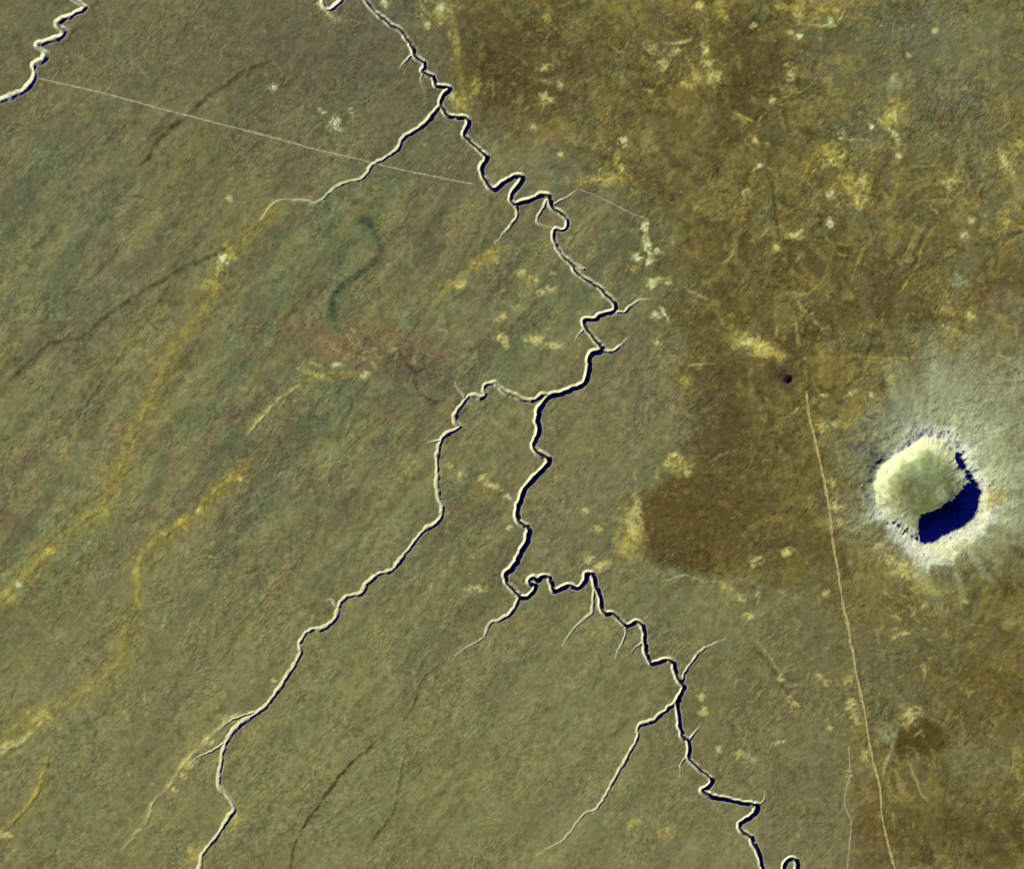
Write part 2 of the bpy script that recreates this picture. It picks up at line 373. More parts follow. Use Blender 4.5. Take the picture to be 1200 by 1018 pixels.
# faint parallel drainage everywhere in the west, one family of soft grooves
rnd = random.Random(5)
WASH = [(p, w * 1.35, d * 1.3, t, min(1.0, k * 1.45)) if p[0][0] < 500 else (p, w, d, t, k) for p, w, d, t, k in WASH]
for pts_, w_, d_, t_, st_ in list(WASH):
    if t_ == YEL and pts_[0][0] < 350: WASH.append((pts_, w_ * 2.6, .6, YEL, .55))
    if t_ in (DARK, TEAL) and pts_[0][0] < 450: WASH.append((pts_, w_ * 3.0, .6, DARK, .22))
    if t_ == PAL and pts_[0][0] < 350: WASH.append((pts_, w_ * 2.4, .5, PAL, .22))
for k in range(96):
    x0, y0 = rnd.uniform(-40, 760), rnd.uniform(60, 1060)
    if k >= 76: x0, y0 = rnd.uniform(830, 1180), rnd.uniform(20, 400)
    L = rnd.uniform(60, 240); a = math.radians(rnd.gauss(128, 9))
    pts = []
    for j in range(6):
        t = j / 5 * L
        pts.append((x0 + math.cos(a) * t + rnd.gauss(0, 5), y0 + math.sin(a) * t + rnd.gauss(0, 5)))
    WASH.append((pts, rnd.uniform(1.6, 3.6), rnd.uniform(1.0, 2.4), rnd.choice([DARK, TEAL, BRN, DARK]), rnd.uniform(.15, .36)))
def squiggles(cx, cy, rx, ry, n, tones, s0, s1, w0=.9, w1=2.0, L0=8, L1=26, ang=None, spread=3.2):
    """short curved gullies and drifts scattered over one area"""
    for _ in range(n):
        x, y = rnd.gauss(cx, rx * .55), rnd.gauss(cy, ry * .55)
        if not (-20 < x < 1220 and -20 < y < 1038) or abs(x - 1086) < 75 and abs(y - 576) < 75: continue
        a = rnd.uniform(0, 6.28) if ang is None else math.radians(rnd.gauss(ang, spread * 10))
        k = rnd.gauss(0, .22); L = rnd.uniform(L0, L1); n_ = 6; p = []
        for j in range(n_):
            p.append((x, y)); x += math.cos(a) * L / n_; y += math.sin(a) * L / n_; a += k + rnd.gauss(0, .2)
        tn = rnd.choice(tones)
        WASH.append((p, rnd.uniform(w0, w1), (-1 if tn in (PAL, YEL) else 1) * rnd.uniform(1, 3.2), tn, rnd.uniform(s0, s1)))
for cx_, cy_, rx_, ry_, n_, sa, sb in [(972,185,26,24,16,.4,.9),(1045,140,20,24,12,.3,.8),(985,230,50,30,22,.3,.7),(800,70,55,40,34,.25,.75),(955,18,36,16,18,.4,.9),(700,215,50,14,16,.3,.7),
        (640,120,50,50,20,.2,.5),(758,295,14,40,14,.4,.9),(885,180,20,50,14,.3,.6),(1120,230,60,40,24,.25,.6),(925,90,30,40,14,.3,.6),(510,20,20,22,12,.4,.8),(885,405,26,10,14,.4,.8),
        (1000,490,60,30,20,.2,.55),(1010,830,26,60,20,.25,.6),(1060,890,60,50,20,.2,.45),(900,700,70,30,18,.2,.5),(910,790,50,40,20,.2,.5),(740,620,14,40,14,.3,.7),(790,540,18,24,10,.3,.7),
        (430,415,50,24,26,.25,.6),(575,350,60,50,22,.15,.45),(560,570,40,40,16,.2,.45),(1060,690,50,40,24,.25,.6),(1150,780,50,90,24,.15,.4),(260,310,14,24,8,.3,.6),(440,412,50,24,30,.3,.7)]:
    squiggles(cx_, cy_, rx_, ry_, n_, (PAL, YEL, YEL, PAL, BRN), sa, sb)
squiggles(940, 300, 240, 260, 150, (BRN, DARK, YEL, BRN, PAL), .15, .5, 1.0, 2.6, 10, 40)
squiggles(1060, 880, 140, 140, 70, (BRN, DARK, YEL, BRN), .15, .45, 1.0, 2.6, 10, 40)
squiggles(870, 560, 80, 120, 40, (BRN, DARK, YEL), .12, .35, 1.0, 2.6, 10, 40)
squiggles(300, 560, 330, 420, 260, (DARK, TEAL, PAL, BRN, YEL), .10, .34, .9, 2.2, 8, 34, 125, 3.6)
squiggles(620, 700, 200, 260, 120, (DARK, TEAL, PAL, BRN, YEL), .10, .34, .9, 2.0, 6, 26)
squiggles(250, 90, 260, 90, 80, (DARK, BRN, TEAL, PAL), .12, .38, .9, 2.4, 8, 40)
wfield = {k: np.zeros((ny0, nx0), np.float32) for k in (TEAL, DARK, YEL, PAL, BRN)}
gro = np.zeros((ny0, nx0), np.float32); rid = np.zeros((ny0, nx0), np.float32)
soft = lambda s: np.exp(-s * s * 1.3)
for i, (pts, w, dep, tn, st) in enumerate(WASH):
    n = len(pts)
    p = spline([(a, b, w * (1 if 0 < j < n - 1 else .5), st * (1 if 0 < j < n - 1 else .25)) for j, (a, b) in enumerate(pts)], 2.0, 1.1, i)
    raster(p, x_in, y_in, 2.4, wfield[tn], profile=soft)
    q = p.copy(); q[:, 3] = p[:, 3] / st * abs(dep)
    raster(q, x_in, y_in, 2.0, gro if dep > 0 else rid, profile=soft)
brk = 0.72 + 0.95 * fbm(gx, gy, 8, 3, 51)[NG:-NG, NG:-NG]
pad = lambda a: np.pad(a, NG)
relief = relief + pad(rid * 0.6 - gro * np.clip(brk + .2, .4, 1.3))

cr_h, U, TH = crater_h(gx, gy)
# broad skirt of the crater reaches outwards
base_h = (relief * (1 - sstep(1.6, 0.95, U) * 0.8) + cr_h).astype(np.float32)

# dark volcanic pit
PIT = (921.5, 443.0)
pd = np.hypot((gx - PIT[0]), (gy - PIT[1]))
base_h += (-16 * (1 - sstep(1.5, 6.5, pd)) + 5 * np.exp(-((pd - 7) / 2.0) ** 2)).astype(np.float32)

# ------------------------------------------------------------------ colours (reflectance of the ground itself)
def mixc(col, c, m):
    col += (c[None, None, :] - col) * m[..., None]
n_big = fbm(gx, gy, 95, 3, 61); n_mid = fbm(gx, gy, 30, 3, 62); n_mid2 = fbm(gx, gy, 22, 3, 63)
n_sm = fbm(gx, gy, 7, 3, 64); n_fine = fbm(gx, gy, 2.6, 2, 65)
n_st = fbm(AX / 4.0, AY, 8, 3, 66)
n_hz = fbm(gx / 4.0, gy, 5, 2, 67); n_vt = fbm(gx, gy / 4.0, 5, 2, 68)
col = np.empty(gx.shape + (3,), np.float32)
col[:] = alb((120, 113, 74))
BA, BB, BC = fbm(AX / 6, AY, 26, 3, 111), fbm(AX / 7, AY + .15 * AX, 15, 3, 112), fbm(AX / 5, AY, 48, 2, 113)
mixc(col, alb((104, 114, 74)), sstep(-.05, .5, BC + .3 * n_mid) * .65)
mixc(col, alb((110, 98, 70)), sstep(0.0, .5, -BC - .3 * n_mid2) * .65)
mixc(col, alb((140, 132, 80)), sstep(0.02, .5, BA) * .45)
mixc(col, alb((90, 88, 60)), sstep(0.02, .45, -BA) * .65)
mixc(col, alb((140, 126, 64)), sstep(0.06, .5, BB) * .35)
mixc(col, alb((84, 90, 58)), sstep(0.06, .5, -BB) * .42)
mixc(col, alb((104, 86, 58)), sstep(.15, .5, fbm(AX / 2.5, AY, 22, 3, 114)) * .55)
n_p = fbm(cwx, cwy, 16, 3, 96); n_q = fbm(cwx, cwy, 12, 3, 97)
mixc(col, alb((136, 130, 80)), sstep(0.05, .6, n_st) * .35)
mixc(col, alb((98, 94, 66)), sstep(0.05, .6, -n_st) * .3)
mixc(col, alb((100, 116, 76)), sstep(.1, .6, n_p) * .3)
mixc(col, alb((120, 100, 74)), sstep(.1, .6, -n_p) * .3)
mixc(col, alb((142, 138, 88)), sstep(.15, .6, n_q) * .35)
mixc(col, alb((92, 90, 62)), sstep(.15, .6, -n_q) * .4)
# north of the straight road and near the top the plateau is darker
topd = sstep(330, 60, gy + 40 * n_mid) * (1 - sstep(560, 620, gx))
mixc(col, alb((104, 97, 66)), topd * .6)
midw = np.exp(-(((gx - 400) / 150) ** 2 + ((gy - 60) / 70) ** 2))
mixc(col, alb((92, 86, 66)), midw * .5)
# lower left is yellower and lighter
mixc(col, alb((128, 122, 76)), sstep(500, 900, gy + 60 * n_big) * (1 - EAST) * .5)
# west bank between canyon and uplands: browner
bank = np.exp(-(((gx - 690) / 90) ** 2 + ((gy - 560) / 170) ** 2))
mixc(col, alb((122, 112, 74)), bank * .5)
# ---- the brown uplands
swx, swy = gx + 34 * fbm(gx, gy, 55, 2, 131), gy + 34 * fbm(gx, gy, 55, 2, 132)
SW1, SW2 = fbm(swx, swy, 30, 4, 133, .6), fbm(swx, swy, 17, 3, 134, .6)
ec = np.empty_like(col); ec[:] = alb((114, 101, 54))
mixc(ec, alb((84, 72, 34)), sstep(0.0, .5, n_mid) * .75)
mixc(ec, alb((112, 106, 66)), sstep(0.0, .5, -n_mid2) * .75)
mixc(ec, alb((130, 118, 52)), sstep(.1, .6, n_sm - .3 * n_mid) * .5)
mixc(ec, alb((88, 92, 56)), sstep(.1, .55, n_p) * .6)
mixc(ec, alb((74, 60, 34)), sstep(.15, .6, -n_q) * .65)
mixc(ec, alb((112, 86, 48)), sstep(.2, .6, n_q + .3 * n_p) * .4)
mixc(ec, alb((96, 84, 50)), sstep(.1, .5, n_big) * .5)
mixc(ec, alb((142, 124, 60)), sstep(.08, .42, SW1) * .55)
mixc(ec, alb((80, 66, 34)), sstep(.08, .42, -SW1) * .45)
mixc(ec, alb((156, 142, 82)), sstep(.25, .5, SW2) * .45)
mixc(ec, alb((110, 110, 72)), sstep(.15, .45, -SW2) * .4)
col += (ec - col) * EAST[..., None]
def blob(cx, cy, rx, ry, c, k, ang=0.0, rough=.5, edge=.35, seed=0, small=False):
    """a patch of other soil with a ragged outline"""
    i0, i1 = np.searchsorted(X, [cx - 2.2 * max(rx, ry), cx + 2.2 * max(rx, ry)])
    j0, j1 = np.searchsorted(Y, [cy - 2.2 * max(rx, ry), cy + 2.2 * max(rx, ry)])
    if i1 <= i0 or j1 <= j0: return
    x = gx[j0:j1, i0:i1] - cx; y = gy[j0:j1, i0:i1] - cy
    ca, sa = math.cos(ang), math.sin(ang)
    d = np.hypot((x * ca + y * sa) / rx, (-x * sa + y * ca) / ry)
    s = max(2.2, min(rx, ry) * .6)
    d = d + rough * (n_sm[j0:j1, i0:i1] * .7 + .5 * vnoise(gx[j0:j1, i0:i1] / s, gy[j0:j1, i0:i1] / s, seed))
    m = (1 - sstep(1 - edge, 1 + edge, d)) * k
    if small: m = m * np.clip(.80 + 1.0 * vnoise(gx[j0:j1, i0:i1] / 3.1, gy[j0:j1, i0:i1] / 2.6, seed + 7), 0.0, 1)
    sub = col[j0:j1, i0:i1]
    sub += (c[None, None, :] - sub) * m[..., None]
A_dk, A_bn, A_rd = alb((70, 56, 24)), alb((84, 70, 36)), alb((92, 64, 40))
A_gr, A_gg = alb((112, 112, 82)), alb((98, 108, 80))
for b in [
 
 (900,560,70,60,alb((96,82,44)),.6,0),(870,500,50,60,A_bn,.6,.3),(925,640,60,40,A_bn,.5,0),
 (575,55,40,80,A_bn,.75,-.2),(600,100,50,40,alb((80,62,32)),.6,0),(650,70,60,60,alb((88,76,50)),.5,0),
 (880,90,35,50,A_dk,.7,0),(845,30,40,25,A_bn,.6,0),(800,120,90,18,A_bn,.5,0),(900,60,26,30,A_dk,.5,.3),
 (830,200,80,60,alb((92,80,46)),.5,0),(800,300,60,70,alb((88,72,36)),.5,.4),(890,330,60,60,alb((92,76,40)),.6,0),
 (1000,230,60,40,alb((96,82,50)),.4,0),(1000,370,60,50,alb((92,78,42)),.5,.6),(925,410,14,46,alb((74,56,32)),.8,.62),
 (1080,40,70,45,A_gg,.6,0),(1140,70,60,50,A_gr,.6,0),(1150,180,50,60,A_gr,.4,0),(1020,150,45,35,alb((96,100,74)),.7,0),
 (1080,110,60,60,A_gr,.35,0),(1000,60,50,40,alb((100,98,70)),.5,0),(1175,350,40,30,A_rd,.6,0),
 (1075,863,34,19,A_dk,.9,0),(1100,800,70,35,alb((96,84,44)),.5,0),(1180,800,50,60,alb((92,72,34)),.6,0),
 (1120,970,100,40,alb((86,72,36)),.7,0),(1020,970,18,50,alb((92,66,34)),.7,0),(1170,985,40,30,A_bn,.6,0),(1150,890,34,34,alb((118,112,72)),.7,0),
 (1200,620,14,40,A_bn,.6,0),(1040,800,40,60,A_gr,.45,0),(940,780,60,60,alb((108,98,62)),.5,0),(890,840,95,100,alb((104,92,58)),.7,0),(960,950,40,80,alb((108,104,68)),.5,0),
 (1020,700,60,50,alb((110,100,58)),.5,0),(1130,740,60,40,alb((112,106,68)),.5,0),
 (430,408,62,32,alb((122,92,66)),.8,0),(478,436,44,20,alb((84,80,64)),.8,.2),(380,440,40,12,A_gg,.5,0),
 (900,720,80,34,alb((116,106,68)),.5,0),(640,200,40,30,A_gg,.4,0),(250,210,60,50,alb((112,106,60)),.4,0),(70,210,60,60,A_gg,.3,0),
 (60,330,70,60,alb((98,108,74)),.5,-.6),(290,270,40,40,alb((98,98,70)),.4,0),(330,560,60,60,alb((104,106,70)),.4,0),
 (200,730,60,60,alb((118,112,70)),.4,0),(80,940,40,60,alb((104,106,68)),.4,0),
 (670,600,60,50,alb((124,118,80)),.4,0),(700,500,60,50,alb((110,106,70)),.4,0)]:
    b = b[:5] + (b[5] * .72,) + b[6:]
    blob(*b, rough=.8, edge=.9, seed=int(b[0]) % 97)
blob(812, 612, 66, 55, alb((92, 76, 38)), .92, .3, rough=.10, edge=.12, seed=31)
blob(1078, 864, 31, 22, alb((80, 66, 26)), .85, .1, rough=.14, edge=.2, seed=34)
blob(870, 640, 70, 34, alb((96, 82, 44)), .5, .1, rough=.6, edge=.9, seed=32)
blob(850, 545, 44, 50, alb((90, 76, 42)), .8, .4, rough=.6, edge=.8, seed=35)
blob(845, 470, 32, 60, alb((88, 74, 42)), .8, -.2, rough=.7, edge=.8, seed=36)
blob(785, 650, 40, 16, alb((86, 72, 40)), .7, .3, rough=.4, edge=.4, seed=33)
# pale grey-green ejecta spread round the crater, furthest to the north and east
rad = vnoise(TH * 11 + 50, U * 1.1, 71) * .6 + vnoise(TH * 26 + 70, U * 1.6, 72) * .4
away = np.clip(np.cos(TH - math.radians(-50)), 0, 1)
reach = 1.7 + 1.75 * away + .35 * np.clip(np.cos(TH - math.radians(40)), 0, 1)
ap = (1 - sstep(.55, 1.25, U / reach + .28 * rad + .18 * n_mid)) 
mixc(col, alb((146, 149, 108)), ap * .85)
ap2 = (1 - sstep(.5, 1.05, U / (1.45 + .85 * away) + .3 * rad + .15 * n_sm))
mixc(col, alb((184, 186, 142)), ap2 * .75)
sth = np.clip(np.cos(TH - math.radians(70)), 0, 1) ** 2
ap3 = (1 - sstep(.78, 1.0, U / (1.22 + .42 * sth + .16 * away) + .09 * rad + .1 * n_sm))
mixc(col, alb((250, 244, 176)), ap3 * .95)
blob(1106, 645, 18, 10, alb((255, 250, 150)), 1.0, .2, rough=.6, seed=5)
blob(1092, 650, 22, 9, alb((250, 244, 168)), .8, .2, rough=.7, seed=6)
blob(1124, 632, 18, 9, alb((244, 236, 164)), .85, -.6, rough=.7, seed=7)
blob(1152, 598, 8, 24, alb((240, 232, 164)), .85, 0.1, rough=.7, seed=8)
blob(1165, 583, 12, 10, alb((168, 148, 80)), .7, 0, rough=.7, seed=9)
blob(1130, 640, 10, 8, alb((150, 146, 80)), .6, 0, rough=.7, seed=9)
blob(1000, 545, 30, 40, alb((112, 104, 64)), .6, 0, rough=.9, seed=15)
blob(1018, 530, 20, 12, alb((110, 112, 92)), .5, .5, rough=.9, seed=12)
blob(1040, 490, 40, 16, alb((112, 116, 92)), .5, -.3, rough=.9, seed=13)
blob(1140, 455, 50, 20, alb((150, 150, 108)), .6, -.3, rough=.9, seed=14)
# crater interior
inn = 1 - sstep(.985, 1.02, U)
ic = np.empty_like(col[..., :3]); ic[:] = alb((232, 226, 158))
mixc(ic, alb((148, 150, 104)), (1 - sstep(.62, .88, U + .04 * rad + .1 * n_sm)))
mixc(ic, alb((108, 112, 68)), (1 - sstep(.40, .66, U + .16 * n_sm)) * .9)  # olive floor, with shading of the bowl painted in as darker colour
mixc(ic, alb((96, 96, 60)), np.clip(n_fine * .8 + n_sm * .8, 0, 1) * .45)
mixc(ic, alb((176, 178, 150)), np.clip(-n_p * 2, 0, 1) * (1 - sstep(.4, .7, U)) * .4)
mixc(ic, alb((150, 156, 128)), np.clip(rad, 0, 1) * .18)
mixc(ic, alb((100, 94, 60)), np.exp(-((gx - 1066) ** 2 / 160 + (gy - 572) ** 2 / 420)) * .6)
mixc(ic, alb((128, 146, 100)), np.exp(-((gx - 1090) ** 2 / 260 + (gy - 553) ** 2 / 160)) * .6)
col += (ic - col) * inn[..., None]
# washes
TINT = {TEAL: alb((62, 78, 58)), DARK: alb((78, 84, 52)), YEL: alb((152, 136, 58)), PAL: alb((184, 174, 104)), BRN: alb((78, 66, 42))}
for k, f in wfield.items():
    mixc(col, TINT[k], np.clip(pad(f) * np.clip(pad(brk), .35, 1.3), 0, .95))
# bare spots and outcrops (x, y, rx, ry, colour key, strength)
CC = {'w': alb((246, 230, 146)), 'c': alb((208, 194, 112)), 'y': alb((184, 166, 78)), 'o': alb((134, 112, 58)), 'k': alb((40, 30, 26)), 'g': alb((150, 156, 106))}
SP = """641,20,3,4,y 641,116,7,4,c 637,80,6,3,c 656,100,3,4,c 730,165,4,2.5,w 735,171,4,2,c 723,185,3,7,y 728,198,3,3,c 625,150,3,3,c 717,210,14,5,y
688,212,8,4,y 657,183,4,3,c 889,194,2.4,2.6,w 885,165,2.5,4,c 870,137,12,1.5,y 766,59,5,4,c 776,75,6,5,c 790,62,5,3,c 807,100,7,3,y 826,58,2.5,6,c 830,74,5,3,c 835,90,7,6,c 818,92,6,4,y
820,8,6,5,c 845,12,5,8,y 850,22,4,3,y 883,30,4,2,c 916,8,8,4,y 941,6,8,4,y 974,25,3,4,w 961,11,6,4,y 936,17,4,3,c 980,14,4,3,y 936,43,3,2,w 926,38,2.5,3,c 925,75,4,2,c 927,88,5,4,c 904,118,3,4,c
1048,98,12,7,g 1048,94,3,3,c 1048,133,12,10,y 1046,136,5,4,c 1021,148,2.5,3,w 1050,160,3,4,w 1053,183,3,3,w 986,160,4,4,c 972,182,12,9,y 975,190,4,3,c 973,226,4,3,w 1065,65,3,3,c 1096,36,3,3,c 1007,108,4,3,o 990,120,12,3,o
1193,170,7,8,y 1179,190,5,10,c 1113,215,8,5,c 1138,238,5,7,o 1138,258,3,3,c 1000,215,14,10,y 1010,210,5,4,c 1005,236,6,6,c 930,277,8,3,c 972,262,4,4,w 1130,276,3.4,3.6,w 911,290,4,4,c 1180,295,5,7,o 1178,262,5,5,y
756,265,3,5,w 759,288,3,9,w 745,301,5,4,w 760,307,3,3,w 769,293,2.6,2.6,w 743,315,5,4,y 764,332,4,4,w 772,327,4,3,c 782,330,4,3,c 768,369,4,4,w 778,368,2,6,w 770,400,4,3,c 802,446,6,5,y
884,404,26,8,y 872,402,9,3,c 893,409,10,5,c 880,400,6,2,w 908,416,8,4,y 858,398,8,4,o 631,398,5,3,c 640,402,4,2,c 1047,441,7,3,y 1112,405,14,7,o 1137,370,5,4,c 1112,385,10,3,y 1125,330,8,6,g
790,532,4,3,c 781,542,3,3,c 805,555,2,3,c 795,545,12,8,y 748,602,4,14,c 738,624,10,18,y 741,618,4,10,c 734,640,9,8,y 725,628,5,5,y 705,663,8,3,c 712,658,5,3,y 885,657,5,4,c 865,701,6,3,c 876,722,5,3,c 850,688,5,4,y
976,566,4,4,c 981,595,5,4,c 984,612,3,3,c 967,695,4,3,c 924,645,5,3,c 1085,690,12,6,y 1067,674,14,4,c 1057,743,7,2,c 1081,710,3,5,c 1131,705,3,2,c 1040,655,6,4,c 1030,640,5,3,c 1060,662,10,4,c
995,795,5,7,y 998,828,5,8,c 1004,845,3,6,c 1015,883,4,5,c 1066,838,8,8,c 1040,858,8,8,g 1083,782,3,3,c 970,800,3,3,c 916,794,3,3,c 925,818,3,3,c 932,825,4,2,c 1187,988,3,4,o 960,793,3,3,c 973,853,3,2,c 913,870,6,2,c 995,906,3,3,c
321,103,3.4,4,w 393,145,4.5,6,w 401,152,3,3,c 412,131,3,3,c 378,130,4,2,c 270,232,3,3,c 262,304,5,5,w 270,298,5,8,y 255,319,3,4,c 247,332,6,5,y 395,427,4,3,w 427,440,5,2.4,w 404,440,6,2,o 372,440,14,2,y
555,307,9,6,o 560,312,5,5,y 532,331,10,4,y 540,335,6,3,c 575,300,6,7,y 497,140,2,2,c 452,4,4,4,w 517,8,4,5,w 517,20,7,5,y 500,30,3,3,c 530,40,4,4,y 535,55,3,8,y 556,105,5,9,y 541,122,8,7,y 532,112,4,5,c 395,22,5,3,g 385,18,3,4,c 376,2,3,7,c
280,548,10,8,o 268,562,6,3,y 281,560,3,2,c 233,598,4,3,c 212,613,6,5,y 193,626,3,2,c 160,668,3,5,y 163,705,4,5,y 140,538,10,8,o 132,560,8,8,o 118,598,6,6,y 22,685,3,3,w 8,700,12,7,y 12,708,14,6,o 45,838,12,6,y 8,872,10,3,c 60,645,5,4,y 5,978,6,3,c
345,780,3,2,c 322,796,3,2,c 245,868,6,4,c 218,893,8,4,c 270,842,8,3,c 215,908,4,3,c 205,925,5,2,c 270,960,10,10,y 228,1000,8,12,y 535,543,6,5,o 540,555,5,3,c 527,545,4,3,c 595,583,3,2.5,w 597,618,3,2,w 575,568,8,3,c 565,560,5,3,c 560,575,10,8,o
825,833,5,4,c 822,816,3,4,c 842,878,3,3,c 868,883,5,4,c 880,888,6,4,g 560,690,10,3,c 745,965,6,4,y 785,935,4,5,o 780,975,6,5,y 610,730,6,5,o 690,655,4,4,c 702,665,3,4,c 920,648,4,3,c 965,463,4,2,c 995,462,8,2,c 960,500,6,5,y 972,500,8,3,c 990,497,8,3,y 1020,462,3,2,c
625,398,8,6,c 650,405,7,4,c 660,415,5,3,o 605,360,6,3,g 612,320,5,3,c 590,370,6,3,c 640,340,8,3,c 625,330,5,4,c 648,320,3,2,c 585,395,5,4,c 592,400,3,6,c 685,600,3,3,c 700,620,4,3,c"""
for i, t in enumerate(SP.split()):
    a, b, c, d, k = t.split(',')
    blob(float(a), float(b), float(c) * 1.2, float(d) * 1.2, CC[k], .9 if k in 'w' else .72, rnd.uniform(-.5, .5), rough=.9, edge=.75, seed=i % 131, small=True)
# scattered little pale and dark flecks of the uplands
fl = vnoise(gx / 3.1, gy / 3.1, 81) * .6 + vnoise(gx / 6.2, gy / 4.2, 82) * .6 + .45 * n_mid
mixc(col, alb((160, 142, 68)), sstep(.45, 1.1, fl) * (.12 + .28 * EAST))
mixc(col, alb((64, 54, 32)), sstep(.45, 1.1, -fl) * (.15 + .35 * EAST))
fl2 = vnoise(gx / 2.3, gy / 2.3, 83) + .3 * n_sm
mixc(col, alb((168, 160, 108)), sstep(.75, 1.05, fl2) * .35)
# pit
mixc(col, alb((46, 28, 26)), 1 - sstep(4.0, 9.5, pd + 3 * n_sm))
blob(925.5, 437, 2.2, 2.2, alb((120, 96, 84)), .9, 0, seed=3)
mixc(col, alb((84, 66, 44)), np.exp(-((pd - 10) / 5) ** 2) * .6)
# grain
col *= np.array([.90, .985, .86], np.float32)
col *= (1.03 + .26 * GM * n_fine + .12 * n_sm + .10 * SCR + .10 * (RID - .3) + .08 * (RID2 - .3) + .09 * n_st * (1 - EAST) + .06 * n_hz + .06 * n_vt)[..., None]
hue = vnoise(gx / 2.7, gy / 2.7, 91)
col[..., 0] *= 1 + .055 * hue; col[..., 1] *= 1 - .02 * hue; col[..., 2] *= 1 - .10 * vnoise(gx / 3.5, gy / 3.5, 92)
# pale limestone on canyon walls and lips
lime_f = np.zeros_like(fine)
for i, (pts, nm, lb) in enumerate(CAN):
    q = pts.copy(); q[:, 2] = pts[:, 2] + (1.1 if nm == 'canyon' else .7); q[:, 3] = np.clip(pts[:, 3] / 22, .16, 1.0) * (1.0 if nm == 'canyon' else .85)
    raster(q, FX, FY, 1.0, lime_f, profile=lambda s: np.clip((1 - s) * 3.0, 0, 1))
lime_f *= np.clip(.92 + .7 * fbm(fgx, fgy, 5.0, 2, 95), .4, 1).astype(np.float32)
floor_f = np.zeros_like(fine)  # mask for the shade painted along the deeper canyon floors
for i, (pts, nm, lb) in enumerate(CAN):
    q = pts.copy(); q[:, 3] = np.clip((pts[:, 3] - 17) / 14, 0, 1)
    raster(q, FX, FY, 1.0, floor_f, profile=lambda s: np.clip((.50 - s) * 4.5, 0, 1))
LIME = alb((248, 246, 160))
FLOOR_SHADE = alb((34, 34, 20))  # canyon shadow put into the floor colour, near black
np.clip(col, .008, .85, out=col)

# ------------------------------------------------------------------ combine, split by object
c_in = (slice(NG, NG + ny0), slice(NG, NG + nx0))
can_c = fine[::K, ::K]
lim_c = lime_f[::K, ::K]
col_base_in = col[c_in].copy()
SIDE = alb((180, 180, 122))
is_side = np.array([nm != 'canyon' for _, nm, _ in CAN] + [False])
side_f = is_side[fid].astype(np.float32)
side_f[fid < 0] = 0
for _ in range(3):      # let the membership spill over the lips
    side_f[1:] = np.maximum(side_f[1:], side_f[:-1]); side_f[:-1] = np.maximum(side_f[:-1], side_f[1:])
    side_f[:, 1:] = np.maximum(side_f[:, 1:], side_f[:, :-1]); side_f[:, :-1] = np.maximum(side_f[:, :-1], side_f[:, 1:])
side_f *= lime_f
mixc(col[c_in], LIME, lim_c); mixc(col[c_in], SIDE, side_f[::K, ::K] * .9); mixc(col[c_in], FLOOR_SHADE, floor_f[::K, ::K])
H = base_h.copy()

def up(a):
    """coarse array (regular part) -> fine raster, linear"""
    a = np.asarray(a, np.float32)
    out = np.empty((len(FY), len(FX)) + a.shape[2:], np.float32)
    out[::K, ::K] = a
    out[::K, 1::K] = (a[:, 1:] + a[:, :-1]) / 2
    out[1::K, :] = (out[2::K, :] + out[:-2:K, :]) / 2
    return out
assert K == 2
Hf = up(H[c_in])
# crater in its own fine detail, fading to the coarse surface at the seam
ci0, ci1 = np.searchsorted(FX, [985, 1190]); cj0, cj1 = np.searchsorted(FY, [475, 680])
fx, fy = fgx[cj0:cj1, ci0:ci1], fgy[cj0:cj1, ci0:ci1]
ch, cu, cth = crater_h(fx, fy)
wgt = 1 - sstep(1.16, 1.24, cu)
Uc = U[c_in]
crel = up((H - cr_h)[c_in])[cj0:cj1, ci0:ci1]
Hf[cj0:cj1, ci0:ci1] = Hf[cj0:cj1, ci0:ci1] * (1 - wgt) + (ch + crel) * wgt
Hf -= fine
H[c_in] -= can_c

# cell classes on the regular part: -1 ground, 0.. canyon index, 100 crater wall, 101 floor, 102 rim
nyc, nxc = ny0 - 1, nx0 - 1
cell = np.full((nyc, nxc), -1, np.int16)
anyf = np.zeros((nyc, nxc), bool)
best = np.zeros((nyc, nxc), np.float32)
for a in range(K + 1):
    for b in range(K + 1):
        v = fine[a:a + nyc * K:K, b:b + nxc * K:K][:nyc, :nxc]
        ii = fid[a:a + nyc * K:K, b:b + nxc * K:K][:nyc, :nxc]
        m = v > best
        best[m] = v[m]; cell[m] = ii[m]
Ucell = (Uc[1:, 1:] + Uc[:-1, :-1]) / 2
cell[Ucell < 1.26] = 102
cell[Ucell < 1.0] = 100
cell[Ucell < 0.50] = 101
pcell = np.hypot(gx[c_in][:-1, :-1] + D / 2 - PIT[0], gy[c_in][:-1, :-1] + D / 2 - PIT[1]) < 7.0
cell[pcell & (cell < 0)] = 103

